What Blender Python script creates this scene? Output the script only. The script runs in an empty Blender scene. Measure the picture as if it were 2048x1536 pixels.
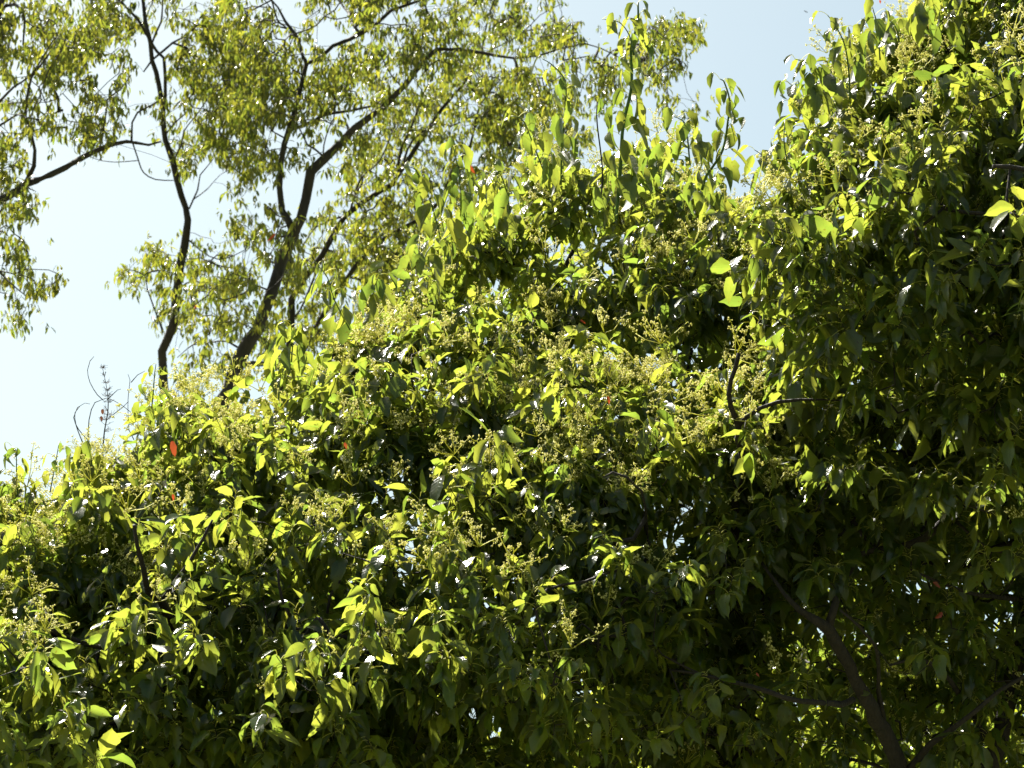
import bpy, math
import numpy as np

C = bpy.context.scene.collection
rad = math.radians
rng = np.random.default_rng(11)

# ------------------------------------------------------------------ camera
HFOV, PITCH, CAMZ = 21.0, 20.0, 1.6
cam_d = bpy.data.cameras.new("camera")
cam = bpy.data.objects.new("camera", cam_d)
C.objects.link(cam)
cam.location = (0, 0, CAMZ)
cam.rotation_euler = (rad(90 + PITCH), 0, 0)
cam_d.sensor_width = 36.0
cam_d.lens = 18.0 / math.tan(rad(HFOV / 2))
cam_d.clip_start, cam_d.clip_end = 0.1, 4000.0
cam_d.dof.use_dof = True
cam_d.dof.focus_distance = 11.2
cam_d.dof.aperture_fstop = 9.0
bpy.context.scene.camera = cam
FPX = 1024.0 / math.tan(rad(HFOV / 2))
FW = np.array((0, math.cos(rad(PITCH)), math.sin(rad(PITCH))))
UPV = np.array((0, -math.sin(rad(PITCH)), math.cos(rad(PITCH))))
RT = np.array((1.0, 0, 0))
ORG = np.array((0, 0, CAMZ))

def P(px, py, d):
    """photo pixel (2048 scale) at a real distance d -> world point"""
    px = np.asarray(px, float)[..., None]; py = np.asarray(py, float)[..., None]; d = np.asarray(d, float)[..., None]
    return ORG + d * (FW + RT * (px - 1024) / FPX + UPV * (768 - py) / FPX)

# ------------------------------------------------------------------ sky and sun
SUN_EL, SUN_AZ = 56.0, -38.0          # azimuth: degrees to the right of the view direction (+Y)
w = bpy.data.worlds.new("World"); bpy.context.scene.world = w; w.use_nodes = True
nt = w.node_tree
sky = nt.nodes.new("ShaderNodeTexSky"); sky.sky_type = 'NISHITA'; sky.sun_disc = False
sky.sun_elevation = rad(SUN_EL); sky.sun_rotation = rad(SUN_AZ)
sky.air_density = 1.0; sky.dust_density = 2.2; sky.ozone_density = 1.0
bg = nt.nodes["Background"]; bg.inputs["Strength"].default_value = 0.053
wb = nt.nodes.new("ShaderNodeMix"); wb.data_type = 'RGBA'; wb.blend_type = 'MULTIPLY'; wb.inputs[0].default_value = 1.0
wb.inputs[7].default_value = (0.95, 0.94, 0.74, 1)      # the camera's cool white balance
nt.links.new(sky.outputs[0], wb.inputs[6]); nt.links.new(wb.outputs[2], bg.inputs["Color"])
sd = bpy.data.lights.new("sun", 'SUN'); sun = bpy.data.objects.new("sun", sd); C.objects.link(sun)
sd.energy = 5.0; sd.angle = rad(0.53); sd.color = (1.0, 0.95, 0.86)
sun.rotation_euler = (rad(90 - SUN_EL), 0, rad(180 - SUN_AZ))
sun.location = (0, 0, 40)
sdir = np.array((math.sin(rad(SUN_AZ)) * math.cos(rad(SUN_EL)), math.cos(rad(SUN_AZ)) * math.cos(rad(SUN_EL)), math.sin(rad(SUN_EL))))
from mathutils import Vector
sun.rotation_euler = Vector(sdir).to_track_quat('Z', 'Y').to_euler()
sc = bpy.context.scene
sc.view_settings.view_transform = 'Standard'; sc.view_settings.look = 'None'
sc.view_settings.exposure = 2.04; sc.view_settings.gamma = 1.0
sc.render.engine = 'CYCLES'
sc.cycles.max_bounces = 6; sc.cycles.diffuse_bounces = 3; sc.cycles.glossy_bounces = 2
sc.cycles.transmission_bounces = 4; sc.cycles.transparent_max_bounces = 4
sc.cycles.use_denoising = True

# ------------------------------------------------------------------ materials
def newmat(name):
    m = bpy.data.materials.new(name); m.use_nodes = True
    n = m.node_tree.nodes; n.clear()
    return m, n, m.node_tree.links

def leaf_mat(name, refl, trans, mixf, rough, spec=0.5, veins=True, hue_var=0.35):
    m, n, L = newmat(name)
    out = n.new("ShaderNodeOutputMaterial")
    at = n.new("ShaderNodeAttribute"); at.attribute_name = "leafc"
    sep = n.new("ShaderNodeSeparateXYZ"); L.new(at.outputs["Vector"], sep.inputs[0])
    def mt(op, a, b=None, c=None):
        k = n.new("ShaderNodeMath"); k.operation = op
        for i, v in enumerate((a, b, c)):
            if v is None: continue
            if isinstance(v, (int, float)): k.inputs[i].default_value = v
            else: L.new(v, k.inputs[i])
        return k.outputs[0]
    def mixc(f, a, b):
        k = n.new("ShaderNodeMix"); k.data_type = 'RGBA'
        if isinstance(f, (int, float)): k.inputs[0].default_value = f
        else: L.new(f, k.inputs[0])
        for i, v in ((6, a), (7, b)):
            if isinstance(v, tuple): k.inputs[i].default_value = (*v, 1)
            else: L.new(v, k.inputs[i])
        return k.outputs[2]
    u, v, r = sep.outputs[0], sep.outputs[1], sep.outputs[2]
    av = mt('ABSOLUTE', v)
    mid = mt('SUBTRACT', 1.0, mt('MINIMUM', mt('MULTIPLY', av, 14.0), 1.0))
    wv = mt('SINE', mt('MULTIPLY', mt('SUBTRACT', u, mt('MULTIPLY', av, 0.16)), 48.0))
    side = mt('MULTIPLY', mt('MAXIMUM', mt('SUBTRACT', wv, 0.86), 0.0), 3.0)
    vein = mt('MINIMUM', mt('ADD', mid, side), 1.0)
    noi = n.new("ShaderNodeTexNoise"); noi.inputs["Scale"].default_value = 30.0; noi.inputs["Detail"].default_value = 3.0
    tc = n.new("ShaderNodeTexCoord"); L.new(tc.outputs["Object"], noi.inputs["Vector"])
    nf = mt('MULTIPLY', mt('SUBTRACT', noi.outputs[0], 0.5), 0.8)
    rr = mt('MULTIPLY', r, hue_var)
    y_r = tuple(min(1, c * k) for c, k in zip(refl, (1.9, 1.35, 1.0)))
    y_t = tuple(min(1, c * k) for c, k in zip(trans, (1.25, 1.1, 1.1)))
    d_t = tuple(c * k for c, k in zip(trans, (0.62, 0.78, 0.8)))
    cr = mixc(mt('ADD', rr, nf), refl, y_r)
    ct = mixc(mt('ADD', r, nf), d_t, y_t)
    if veins:
        cr = mixc(mt('MULTIPLY', vein, 0.6), cr, (0.14, 0.18, 0.055))
        ct = mixc(mt('MULTIPLY', vein, 0.42), ct, tuple(c * 0.55 for c in trans))
    sp = n.new("ShaderNodeTexNoise"); sp.inputs["Scale"].default_value = 75.0; sp.inputs["Detail"].default_value = 2.0; L.new(tc.outputs["Object"], sp.inputs["Vector"])
    spf = mt('MULTIPLY', mt('MINIMUM', mt('MULTIPLY', mt('MAXIMUM', mt('SUBTRACT', sp.outputs[0], 0.66), 0.0), 18.0), 1.0), 0.7)
    cr = mixc(spf, cr, (0.045, 0.028, 0.008)); ct = mixc(spf, ct, (0.16, 0.10, 0.01))
    pb = n.new("ShaderNodeBsdfPrincipled"); L.new(cr, pb.inputs["Base Color"])
    geo = n.new("ShaderNodeNewGeometry")
    L.new(mt('ADD', mt('MULTIPLY', geo.outputs["Backfacing"], 0.25), mt('ADD', rough, mt('MULTIPLY', nf, 0.12))), pb.inputs["Roughness"])
    pb.inputs["Specular IOR Level"].default_value = spec
    bmp = n.new("ShaderNodeBump"); bmp.inputs["Strength"].default_value = 0.35; bmp.inputs["Distance"].default_value = 0.002
    L.new(mt('ADD', vein, nf), bmp.inputs["Height"]); L.new(bmp.outputs[0], pb.inputs["Normal"])
    tr = n.new("ShaderNodeBsdfTranslucent"); L.new(ct, tr.inputs["Color"])
    mx = n.new("ShaderNodeMixShader"); mx.inputs[0].default_value = mixf
    L.new(pb.outputs[0], mx.inputs[1]); L.new(tr.outputs[0], mx.inputs[2]); L.new(mx.outputs[0], out.inputs[0])
    return m

def soft_mat(name, col, trans, mixf, rough=0.6):
    m, n, L = newmat(name)
    out = n.new("ShaderNodeOutputMaterial")
    pb = n.new("ShaderNodeBsdfPrincipled"); pb.inputs["Base Color"].default_value = (*col, 1); pb.inputs["Roughness"].default_value = rough
    tr = n.new("ShaderNodeBsdfTranslucent"); tr.inputs["Color"].default_value = (*trans, 1)
    mx = n.new("ShaderNodeMixShader"); mx.inputs[0].default_value = mixf
    L.new(pb.outputs[0], mx.inputs[1]); L.new(tr.outputs[0], mx.inputs[2]); L.new(mx.outputs[0], out.inputs[0])
    return m

def bark_mat(name, c1, c2, scale=18.0):
    m, n, L = newmat(name)
    out = n.new("ShaderNodeOutputMaterial")
    tc = n.new("ShaderNodeTexCoord")
    mp = n.new("ShaderNodeMapping"); mp.inputs["Scale"].default_value = (1, 1, 0.35); L.new(tc.outputs["Object"], mp.inputs[0])
    no = n.new("ShaderNodeTexNoise"); no.inputs["Scale"].default_value = scale; no.inputs["Detail"].default_value = 8; no.inputs["Roughness"].default_value = 0.7
    L.new(mp.outputs[0], no.inputs["Vector"])
    vo = n.new("ShaderNodeTexVoronoi"); vo.inputs["Scale"].default_value = scale * 2.2; L.new(mp.outputs[0], vo.inputs["Vector"])
    rp = n.new("ShaderNodeValToRGB"); rp.color_ramp.elements[0].position = 0.32; rp.color_ramp.elements[1].position = 0.68
    rp.color_ramp.elements[0].color = (*c1, 1); rp.color_ramp.elements[1].color = (*c2, 1)
    L.new(no.outputs[0], rp.inputs[0])
    pb = n.new("ShaderNodeBsdfPrincipled"); pb.inputs["Roughness"].default_value = 0.85; L.new(rp.outputs[0], pb.inputs["Base Color"])
    ad = n.new("ShaderNodeMath"); ad.operation = 'ADD'; L.new(no.outputs[0], ad.inputs[0]); L.new(vo.outputs[0], ad.inputs[1])
    bm = n.new("ShaderNodeBump"); bm.inputs["Strength"].default_value = 0.8; bm.inputs["Distance"].default_value = 0.012
    L.new(ad.outputs[0], bm.inputs["Height"]); L.new(bm.outputs[0], pb.inputs["Normal"]); L.new(pb.outputs[0], out.inputs[0])
    return m

M_LEAF = leaf_mat("broad_leaf", (0.011, 0.028, 0.0065), (0.325, 0.39, 0.042), 0.5, 0.22)
M_LEAF_R = leaf_mat("broad_leaf_right", (0.009, 0.022, 0.006), (0.305, 0.37, 0.04), 0.48, 0.22)
M_FAR = leaf_mat("small_leaf", (0.028, 0.042, 0.009), (0.285, 0.315, 0.03), 0.45, 0.3, veins=False, hue_var=0.9)
M_REAR = leaf_mat("rear_leaf", (0.035, 0.06, 0.01), (0.32, 0.36, 0.02), 0.48, 0.4, veins=False)
M_PET = soft_mat("petiole", (0.38, 0.38, 0.09), (0.74, 0.74, 0.18), 0.5)
M_FLW = soft_mat("flower_bud", (0.74, 0.70, 0.33), (0.95, 0.92, 0.46), 0.55)
M_RED = leaf_mat("red_leaf", (0.16, 0.028, 0.012), (0.40, 0.065, 0.015), 0.42, 0.4, veins=False, hue_var=0.1)
M_DRY = soft_mat("dry_leaf", (0.10, 0.045, 0.025), (0.16, 0.06, 0.03), 0.3)
M_SHOOT = soft_mat("green_shoot_bark", (0.06, 0.12, 0.02), (0.14, 0.24, 0.03), 0.25, 0.5)
M_BARK = bark_mat("dark_bark", (0.006, 0.0042, 0.0032), (0.024, 0.016, 0.011), 26)
M_BARKF = bark_mat("far_bark", (0.010, 0.008, 0.0075), (0.042, 0.034, 0.028), 9)
M_DEAD = bark_mat("dead_twig", (0.06, 0.045, 0.04), (0.12, 0.1, 0.09), 30)

# ------------------------------------------------------------------ mesh helpers
class Acc:
    def __init__(s): s.v = []; s.q = []; s.t = []; s.qm = []; s.tm = []; s.a = []; s.n = 0
    def add(s, v, q=None, t=None, mat=0, a=None):
        v = np.asarray(v, np.float32).reshape(-1, 3)
        if a is None: a = np.zeros((len(v), 3), np.float32)
        if q is not None and len(q): s.q.append(np.asarray(q, np.int64) + s.n); s.qm.append(np.full(len(q), mat, np.int32))
        if t is not None and len(t): s.t.append(np.asarray(t, np.int64) + s.n); s.tm.append(np.full(len(t), mat, np.int32))
        s.v.append(v); s.a.append(np.asarray(a, np.float32)); s.n += len(v)
    def mesh(s, name, mats):
        me = bpy.data.meshes.new(name)
        v = np.concatenate(s.v); a = np.concatenate(s.a)
        q = np.concatenate(s.q) if s.q else np.zeros((0, 4), np.int64)
        t = np.concatenate(s.t) if s.t else np.zeros((0, 3), np.int64)
        mi = np.concatenate(s.qm + s.tm) if (s.qm or s.tm) else np.zeros(0, np.int32)
        me.vertices.add(len(v)); me.vertices.foreach_set("co", v.ravel())
        loops = np.concatenate([q.ravel(), t.ravel()]).astype(np.int32)
        me.loops.add(len(loops)); me.loops.foreach_set("vertex_index", loops)
        ls = np.concatenate([np.arange(len(q)) * 4, len(q) * 4 + np.arange(len(t)) * 3]).astype(np.int32)
        me.polygons.add(len(ls)); me.polygons.foreach_set("loop_start", ls)
        me.polygons.foreach_set("loop_total", np.concatenate([np.full(len(q), 4), np.full(len(t), 3)]).astype(np.int32))
        me.polygons.foreach_set("use_smooth", np.ones(len(ls), bool))
        for m in mats: me.materials.append(m)
        me.polygons.foreach_set("material_index", mi)
        at = me.attributes.new("leafc", 'FLOAT_VECTOR', 'POINT'); at.data.foreach_set("vector", a.ravel())
        me.update(calc_edges=True); me.validate()
        return me
    def build(s, name, mats, parent=None):
        if not s.v: return None
        return link(name, s.mesh(name, mats), parent)

def link(name, me, parent=None):
    o = bpy.data.objects.new(name, me); C.objects.link(o)
    if parent is not None:
        o.parent = parent; o.location = -parent.location      # geometry is written in world coordinates
    return o

def thing(name, label, cat, loc, group=None):
    o = bpy.data.objects.new(name, None); C.objects.link(o); o.location = loc
    o["label"] = label; o["category"] = cat
    if group: o["group"] = group
    return o

def norm(a): return a / np.maximum(np.linalg.norm(a, axis=-1, keepdims=True), 1e-9)

def smooth_path(pts, rr, step):
    """Catmull-Rom resampling of a polyline with radii"""
    pts = np.asarray(pts, float); rr = np.asarray(rr, float)
    if len(pts) < 3: 
        k = max(2, int(np.linalg.norm(pts[-1] - pts[0]) / step) + 1); t = np.linspace(0, 1, k)[:, None]
        return pts[0] * (1 - t) + pts[-1] * t, rr[0] * (1 - t[:, 0]) + rr[-1] * t[:, 0]
    e = np.vstack([2 * pts[0] - pts[1], pts, 2 * pts[-1] - pts[-2]]); op, orr = [], []
    for i in range(len(pts) - 1):
        p0, p1, p2, p3 = e[i], e[i + 1], e[i + 2], e[i + 3]
        k = max(1, int(np.linalg.norm(p2 - p1) / step))
        for j in range(k):
            t = j / k
            op.append(0.5 * ((2 * p1) + (p2 - p0) * t + (2 * p0 - 5 * p1 + 4 * p2 - p3) * t * t + (-p0 + 3 * p1 - 3 * p2 + p3) * t ** 3))
            orr.append(rr[i] * (1 - t) + rr[i + 1] * t)
    op.append(pts[-1]); orr.append(rr[-1])
    return np.array(op), np.array(orr)

def tube(acc, pts, rr, k=6, mat=0, bump=0.0):
    pts = np.asarray(pts, float); n = len(pts)
    if n < 2: return
    tg = norm(np.gradient(pts, axis=0))
    ref = np.array((0.31, 0.2, 0.93)) if abs(tg[0, 2]) < 0.85 else np.array((1.0, 0.15, 0.1))
    x = norm(np.cross(tg, ref)); y = np.cross(tg, x)
    an = np.arange(k) * 2 * math.pi / k
    r = np.asarray(rr, float)[:, None] * np.ones((1, k))
    if bump: r = r * (1 + bump * rng.normal(size=(n, k)))
    ring = pts[:, None] + r[..., None] * (np.cos(an)[None, :, None] * x[:, None] + np.sin(an)[None, :, None] * y[:, None])
    i = np.arange(n - 1)[:, None] * k; j = np.arange(k)[None]; j2 = (j + 1) % k
    q = np.stack([i + j, i + j2, i + k + j2, i + k + j], -1).reshape(-1, 4)
    v = ring.reshape(-1, 3)
    v = np.vstack([v, pts[:1], pts[-1:]])
    t = [(n * k, (a + 1) % k, a) for a in range(k)] + [(n * k + 1, (n - 1) * k + a, (n - 1) * k + (a + 1) % k) for a in range(k)]
    acc.add(v, q, t, mat)

# leaf blade templates: unit length along y, normal z
def blade(rows, cols, width, shape, wav, fold, curl, seed):
    g = np.random.default_rng(seed)
    u = np.linspace(0, 1, rows); vv = np.linspace(-1, 1, cols)
    if shape == 'broad':
        wd = np.sin(np.pi * u ** 0.80) ** 0.72
        wd = wd * (1 - 0.18 * u)
        wd[-2] *= 0.55
    elif shape == 'lance':
        wd = np.sin(np.pi * u ** 0.85) ** 0.9
    wd[0] = 0.03; wd[-1] = 0.015
    def edge_(): return 1 + wav * (0.85 * np.sin(g.uniform(4, 8) * u + g.uniform(0, 6.28)) + 0.65 * np.sin(g.uniform(13, 20) * u + g.uniform(0, 6.28)) + 0.25 * g.normal(size=rows))
    wl = wd * edge_(); wr = wd * edge_()
    V = np.zeros((rows, cols, 3)); A = np.zeros((rows, cols, 3))
    ph = g.uniform(0, 6.28); tw = g.normal() * 0.12
    for i in range(rows):
        for j, c in enumerate(vv):
            ww = (wl[i] if c < 0 else wr[i]) * width * 0.5
            x = c * ww; z = abs(x) * fold - curl * u[i] ** 2 * 0.5 + wav * 0.22 * width * math.sin(9 * u[i] + ph + (2 if c > 0 else 0)) * abs(c)
            xx = x * math.cos(tw * u[i]) - z * math.sin(tw * u[i])
            V[i, j] = (xx + 0.05 * math.sin(u[i] * 3 + ph), u[i] * (1 - 0.15 * curl * u[i]), z + x * math.sin(tw * u[i]))
            A[i, j] = (u[i], c, 0)
    i = np.arange(rows - 1)[:, None] * cols; j = np.arange(cols - 1)[None]
    q = np.stack([i + j, i + j + 1, i + cols + j + 1, i + cols + j], -1).reshape(-1, 4)
    return V.reshape(-1, 3), A.reshape(-1, 3), q

def blades(k, rows, cols, width, shape, wav, seed, bite=0.0):
    g = np.random.default_rng(seed)
    def bit(b):                                  # leaves eaten at the edge
        V, A, q = b; c = np.arange(len(q)) % (cols - 1); edge = (c == 0) | (c == cols - 2)
        return V, A, q[~(edge & (g.random(len(q)) < bite))]
    return [bit(b) for b in (blade(rows, cols, width * g.uniform(0.72, 1.3), shape, wav, g.uniform(0.05, 0.75), g.uniform(0.0, 1.1), seed * 100 + i) for i in range(k))]

T_HI = blades(44, 13, 5, 0.41, 'broad', 0.13, 1, 0.022)
T_LO = blades(12, 6, 3, 0.42, 'broad', 0.10, 2)
T_FAR = blades(14, 6, 3, 0.27, 'lance', 0.05, 3)

def put_leaves(acc, base, D, N, Ln, temps, mat=0, wscale=None):
    n = len(base); 
    if not n: return
    X = np.cross(D, N); ti = rng.integers(0, len(temps), n); r = rng.random(n)
    ws = np.ones(n) if wscale is None else wscale
    for k, (V, A, q) in enumerate(temps):
        s = np.nonzero(ti == k)[0]
        if not len(s): continue
        m = len(V)
        p = base[s][:, None] + Ln[s][:, None, None] * (V[None, :, :1] * ws[s][:, None, None] * X[s][:, None] + V[None, :, 1:2] * D[s][:, None] + V[None, :, 2:3] * N[s][:, None])
        a = np.repeat(A[None], len(s), 0).copy(); a[..., 2] = r[s][:, None]
        qq = (q[None] + (np.arange(len(s)) * m)[:, None, None]).reshape(-1, 4)
        acc.add(p.reshape(-1, 3), qq, None, mat, a.reshape(-1, 3))

def put_stems(acc, p0, p1, sag, r, mat):
    """many short curved 3-sided stems at once"""
    n = len(p0)
    if not n: return
    t = np.array((0, .35, .7, 1.0))[None, :, None]
    c = (p0 + p1) / 2 + sag
    pts = p0[:, None] * (1 - t) ** 2 + 2 * c[:, None] * t * (1 - t) + p1[:, None] * t ** 2
    d = norm(p1 - p0); x = norm(np.cross(d, np.array((0.3, 0.9, 0.2)))); y = np.cross(d, x)
    an = np.arange(3) * 2 * math.pi / 3
    rg = pts[:, :, None] + r * (np.cos(an)[None, None, :, None] * x[:, None, None] + np.sin(an)[None, None, :, None] * y[:, None, None])
    i = np.arange(3)[:, None] * 3; j = np.arange(3)[None]; j2 = (j + 1) % 3
    q = np.stack([i + j, i + j2, i + 3 + j2, i + 3 + j], -1).reshape(-1, 4)
    qq = (q[None] + (np.arange(n) * 12)[:, None, None]).reshape(-1, 4)
    acc.add(rg.reshape(-1, 3), qq, None, mat)

def sprays(acc, T, A, nl, size, temps, lmin, lmax, pet, droop=1.0, mat=0, pmat=1, pr=0.0011, spread=0.11, petioles=True):
    """whorls of leaves round twig tips T with axes A"""
    n = len(T); S = np.repeat(np.arange(n), nl); k = np.tile(np.arange(nl), n)
    keep = rng.random(n * nl) < 0.86; S = S[keep]; k = k[keep]; m = len(S)
    A = norm(A); ax = A[S]
    bx = norm(np.cross(A, np.array((0.2, 0.9, 0.35)) + 0 * A)); by = np.cross(A, bx)
    ph = k * 2.4 + rng.random(n)[S] * 6.28 + rng.normal(size=m) * 0.3
    R = np.cos(ph)[:, None] * bx[S] + np.sin(ph)[:, None] * by[S]
    t = (k + rng.random(m)) / nl
    sz = size[S]
    base = T[S] - ax * (spread * (1 - t) * sz)[:, None]
    pd = norm(ax * (0.15 + 0.75 * t)[:, None] + R * 1.0 + rng.normal(size=(m, 3)) * 0.18)
    pl = pet * (0.55 + 0.8 * rng.random(m)) * sz * (1.15 - 0.5 * t)
    g = np.array((0, 0, -1.0))
    c2 = (0.35 + 1.25 * rng.random(m) ** 0.8) * droop
    p1 = base + pd * pl[:, None] + g * (pl * 0.25 * np.minimum(c2, 1.5))[:, None]
    D = norm(pd * 0.75 + g * c2[:, None] + rng.normal(size=(m, 3)) * 0.22)
    N = pd * np.array((0.9, 0.9, 0.2)) + np.array((0, 0, 0.75)) + rng.normal(size=(m, 3)) * 0.5
    N = norm(N - D * np.sum(N * D, -1, keepdims=True))
    L = (lmin + (lmax - lmin) * rng.beta(2, 2.2, m)) * sz * (1.1 - 0.35 * t)
    put_leaves(acc, p1, D, N, L, temps, mat, 0.8 + 0.45 * rng.random(m))
    if petioles:
        put_stems(acc, base, p1, np.array((0, 0, 1.0)) * (pl * 0.18)[:, None], pr, pmat)

# ------------------------------------------------------------------ branching skeleton
class Skel:
    def __init__(s): s.p = np.zeros((0, 3)); s.par = np.zeros(0, int); s.r = np.zeros(0); s.paths = []
    def add_path(s, pts, r, par=-1):
        i0 = len(s.p); n = len(pts)
        s.p = np.vstack([s.p, pts]); s.r = np.append(s.r, r)
        s.par = np.append(s.par, np.concatenate([[par], np.arange(i0, i0 + n - 1)]))
        return i0
    def grow(s, targets, step=0.12, wob=0.03, lift=0.12, rtip=0.0016, maxr=0.012):
        cap = len(s.p) + 40 * len(targets)
        p = np.zeros((cap, 3)); n = len(s.p); p[:n] = s.p; par = list(s.par); fixed = n
        T = np.asarray(targets)
        d0 = np.array([np.min(np.sum((s.p - t) ** 2, 1)) for t in T])
        paths = []
        for ti in np.argsort(d0):
            t = T[ti]
            dd = np.sum((p[:n] - t) ** 2, 1) ; a = int(np.argmin(dd)); d = math.sqrt(dd[a])
            if d < 1e-4: continue
            k = int(min(30, max(2, math.ceil(d / step))))
            q = np.linspace(0, 1, k + 1)[1:, None]
            pts = p[a] * (1 - q) + t * q + np.sin(q * math.pi) * (rng.normal(size=3) * wob * d * 2 - np.array((0, 0, lift * d)))
            if k > 2: pts[:-1] += rng.normal(size=(k - 1, 3)) * wob * step
            ids = list(range(n, n + k)); p[n:n + k] = pts; par += [a] + ids[:-1]; n += k
            paths.append((a, ids))
        cnt = np.zeros(n)
        for a, ids in paths: cnt[ids[-1]] += 1
        for i in range(n - 1, fixed - 1, -1):
            cnt[i] = max(cnt[i], 0); cnt[par[i]] += cnt[i]
        s.rad = rtip * np.maximum(cnt, 1) ** 0.42
        s.rad = np.minimum(s.rad, maxr)
        s.gp = p[:n]; s.gpaths = paths
        return s
    def mesh_twigs(s, acc, k=4, mat=0):
        for a, ids in s.gpaths:
            pts = s.gp[[a] + ids]; r = s.rad[ids]
            tube(acc, pts, np.concatenate([[r[0]], r]), k, mat)

def inpoly(x, y, poly):
    poly = np.asarray(poly, float); r = np.zeros(len(x), bool); j = len(poly) - 1
    for i in range(len(poly)):
        xi, yi = poly[i]; xj, yj = poly[j]
        c = ((yi > y) != (yj > y)) & (x < (xj - xi) * (y - yi) / (yj - yi + 1e-9) + xi); r ^= c; j = i
    return r

def edist(x, y, poly):
    poly = np.asarray(poly, float); d = np.full(len(x), 1e9); pt = np.stack([x, y], 1)
    for i in range(len(poly)):
        a = poly[i]; b = poly[(i + 1) % len(poly)]; ab = b - a
        t = np.clip(((pt - a) @ ab) / (ab @ ab), 0, 1)
        d = np.minimum(d, np.linalg.norm(pt - a - t[:, None] * ab, axis=1))
    return d

def grid(xs, ys, Z, x, y):
    Z = np.asarray(Z, float); xs = np.asarray(xs, float); ys = np.asarray(ys, float)
    fx = np.interp(x, xs, np.arange(len(xs))); fy = np.interp(y, ys, np.arange(len(ys)))
    i = np.clip(fx.astype(int), 0, len(xs) - 2); j = np.clip(fy.astype(int), 0, len(ys) - 2); a = fx - i; b = fy - j
    return (Z[j, i] * (1 - a) + Z[j, i + 1] * a) * (1 - b) + (Z[j + 1, i] * (1 - a) + Z[j + 1, i + 1] * a) * b

# ------------------------------------------------------------------ flower clusters
def ball(acc, c, r, mat):
    v = np.array([(1, 0, 0), (-1, 0, 0), (0, 1, 0), (0, -1, 0), (0, 0, 1), (0, 0, -1)], float) * r + c
    acc.add(v, None, [(4, 0, 2), (4, 2, 1), (4, 1, 3), (4, 3, 0), (5, 2, 0), (5, 1, 2), (5, 3, 1), (5, 0, 3)], mat)

def panicle(seed):
    """umbels of buds on a branched stalk growing from the origin along +Z"""
    g = np.random.default_rng(seed); a = Acc()
    def stem(p, q, r): 
        m = (p + q) / 2 + g.normal(size=3) * 0.05 * np.linalg.norm(q - p)
        tube(a, np.array([p, m, q]), (r, r * .9, r * .8), 3, 0)
    for b in range(g.integers(4, 7)):
        ph = b * 2.4 + g.uniform(0, 0.8); el = g.uniform(0.35, 1.35)
        d = np.array((math.cos(ph) * math.cos(el), math.sin(ph) * math.cos(el), math.sin(el)))
        L = g.uniform(0.055, 0.115); p0 = np.zeros(3); p1 = d * L
        stem(p0, p1, 0.0016)
        for s in range(g.integers(4, 8)):
            t = g.uniform(0.45, 1.0) if s else 1.0
            o = p1 * t; dd = norm(d * 0.6 + g.normal(size=3) * 0.6); l2 = g.uniform(0.012, 0.026)
            e = o + dd * l2; stem(o, e, 0.0009)
            for u in range(g.integers(4, 7)):
                d3 = norm(dd * 0.7 + g.normal(size=3) * 0.75); c = e + d3 * g.uniform(0.006, 0.010)
                tube(a, np.array([e, c]), (0.0006, 0.0006), 3, 0)
                ball(a, c, g.uniform(0.0022, 0.0034), 1)
    return a
PAN = [panicle(50 + i) for i in range(9)]
PANV = [(np.concatenate(a.v), np.concatenate(a.q), np.concatenate(a.t), np.concatenate(a.qm), np.concatenate(a.tm)) for a in PAN]
PANM = [a.mesh("flower_cluster", [M_PET, M_FLW]) for a in PAN]

def put_flowers(tree, pts, dirs, sizes, npart=100, vis=None):
    """the ones that show largest as parts of their own, the rest as one part"""
    order = np.argsort(-(sizes * (vis if vis is not None else 1)))
    acc = Acc(); rest = 0
    for rank, i in enumerate(order):
        z = Vector(dirs[i]); qn = z.to_track_quat('Z', 'Y'); ro = qn.to_matrix() @ __import__('mathutils').Matrix.Rotation(rng.uniform(0, 6.28), 3, 'Z')
        k = int(rng.integers(0, len(PAN)))
        if rank < npart:
            o = bpy.data.objects.new("flower_cluster", PANM[k]); C.objects.link(o); o.parent = tree
            o.location = Vector(pts[i]) - tree.location; o.rotation_euler = ro.to_euler(); o.scale = (sizes[i],) * 3
        else:
            R = np.array(ro) * sizes[i]; v, q, t, qm, tm = PANV[k]
            vv = v @ R.T + pts[i]; n0 = acc.n
            acc.v.append(vv.astype(np.float32)); acc.a.append(np.zeros_like(vv, dtype=np.float32))
            acc.q.append(q + n0); acc.t.append(t + n0); acc.qm.append(qm); acc.tm.append(tm); acc.n += len(vv); rest += 1
    if rest:
        o = acc.build("flowers", [M_PET, M_FLW], tree); o["kind"] = "stuff"

# ------------------------------------------------------------------ ground
m, n, L = newmat("ground"); out = n.new("ShaderNodeOutputMaterial"); pb = n.new("ShaderNodeBsdfPrincipled")
no = n.new("ShaderNodeTexNoise"); no.inputs["Scale"].default_value = 0.8; no.inputs["Detail"].default_value = 8
rp = n.new("ShaderNodeValToRGB"); rp.color_ramp.elements[0].color = (0.05, 0.07, 0.02, 1); rp.color_ramp.elements[1].color = (0.12, 0.11, 0.05, 1)
L.new(no.outputs[0], rp.inputs[0]); L.new(rp.outputs[0], pb.inputs["Base Color"]); L.new(pb.outputs[0], out.inputs[0]); pb.inputs["Roughness"].default_value = 0.9
ga = Acc(); ga.add([(-1500, -1500, 0), (1500, -1500, 0), (1500, 1500, 0), (-1500, 1500, 0)], [(0, 1, 2, 3)])
go = ga.build("ground", [m]); go["kind"] = "structure"

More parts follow.
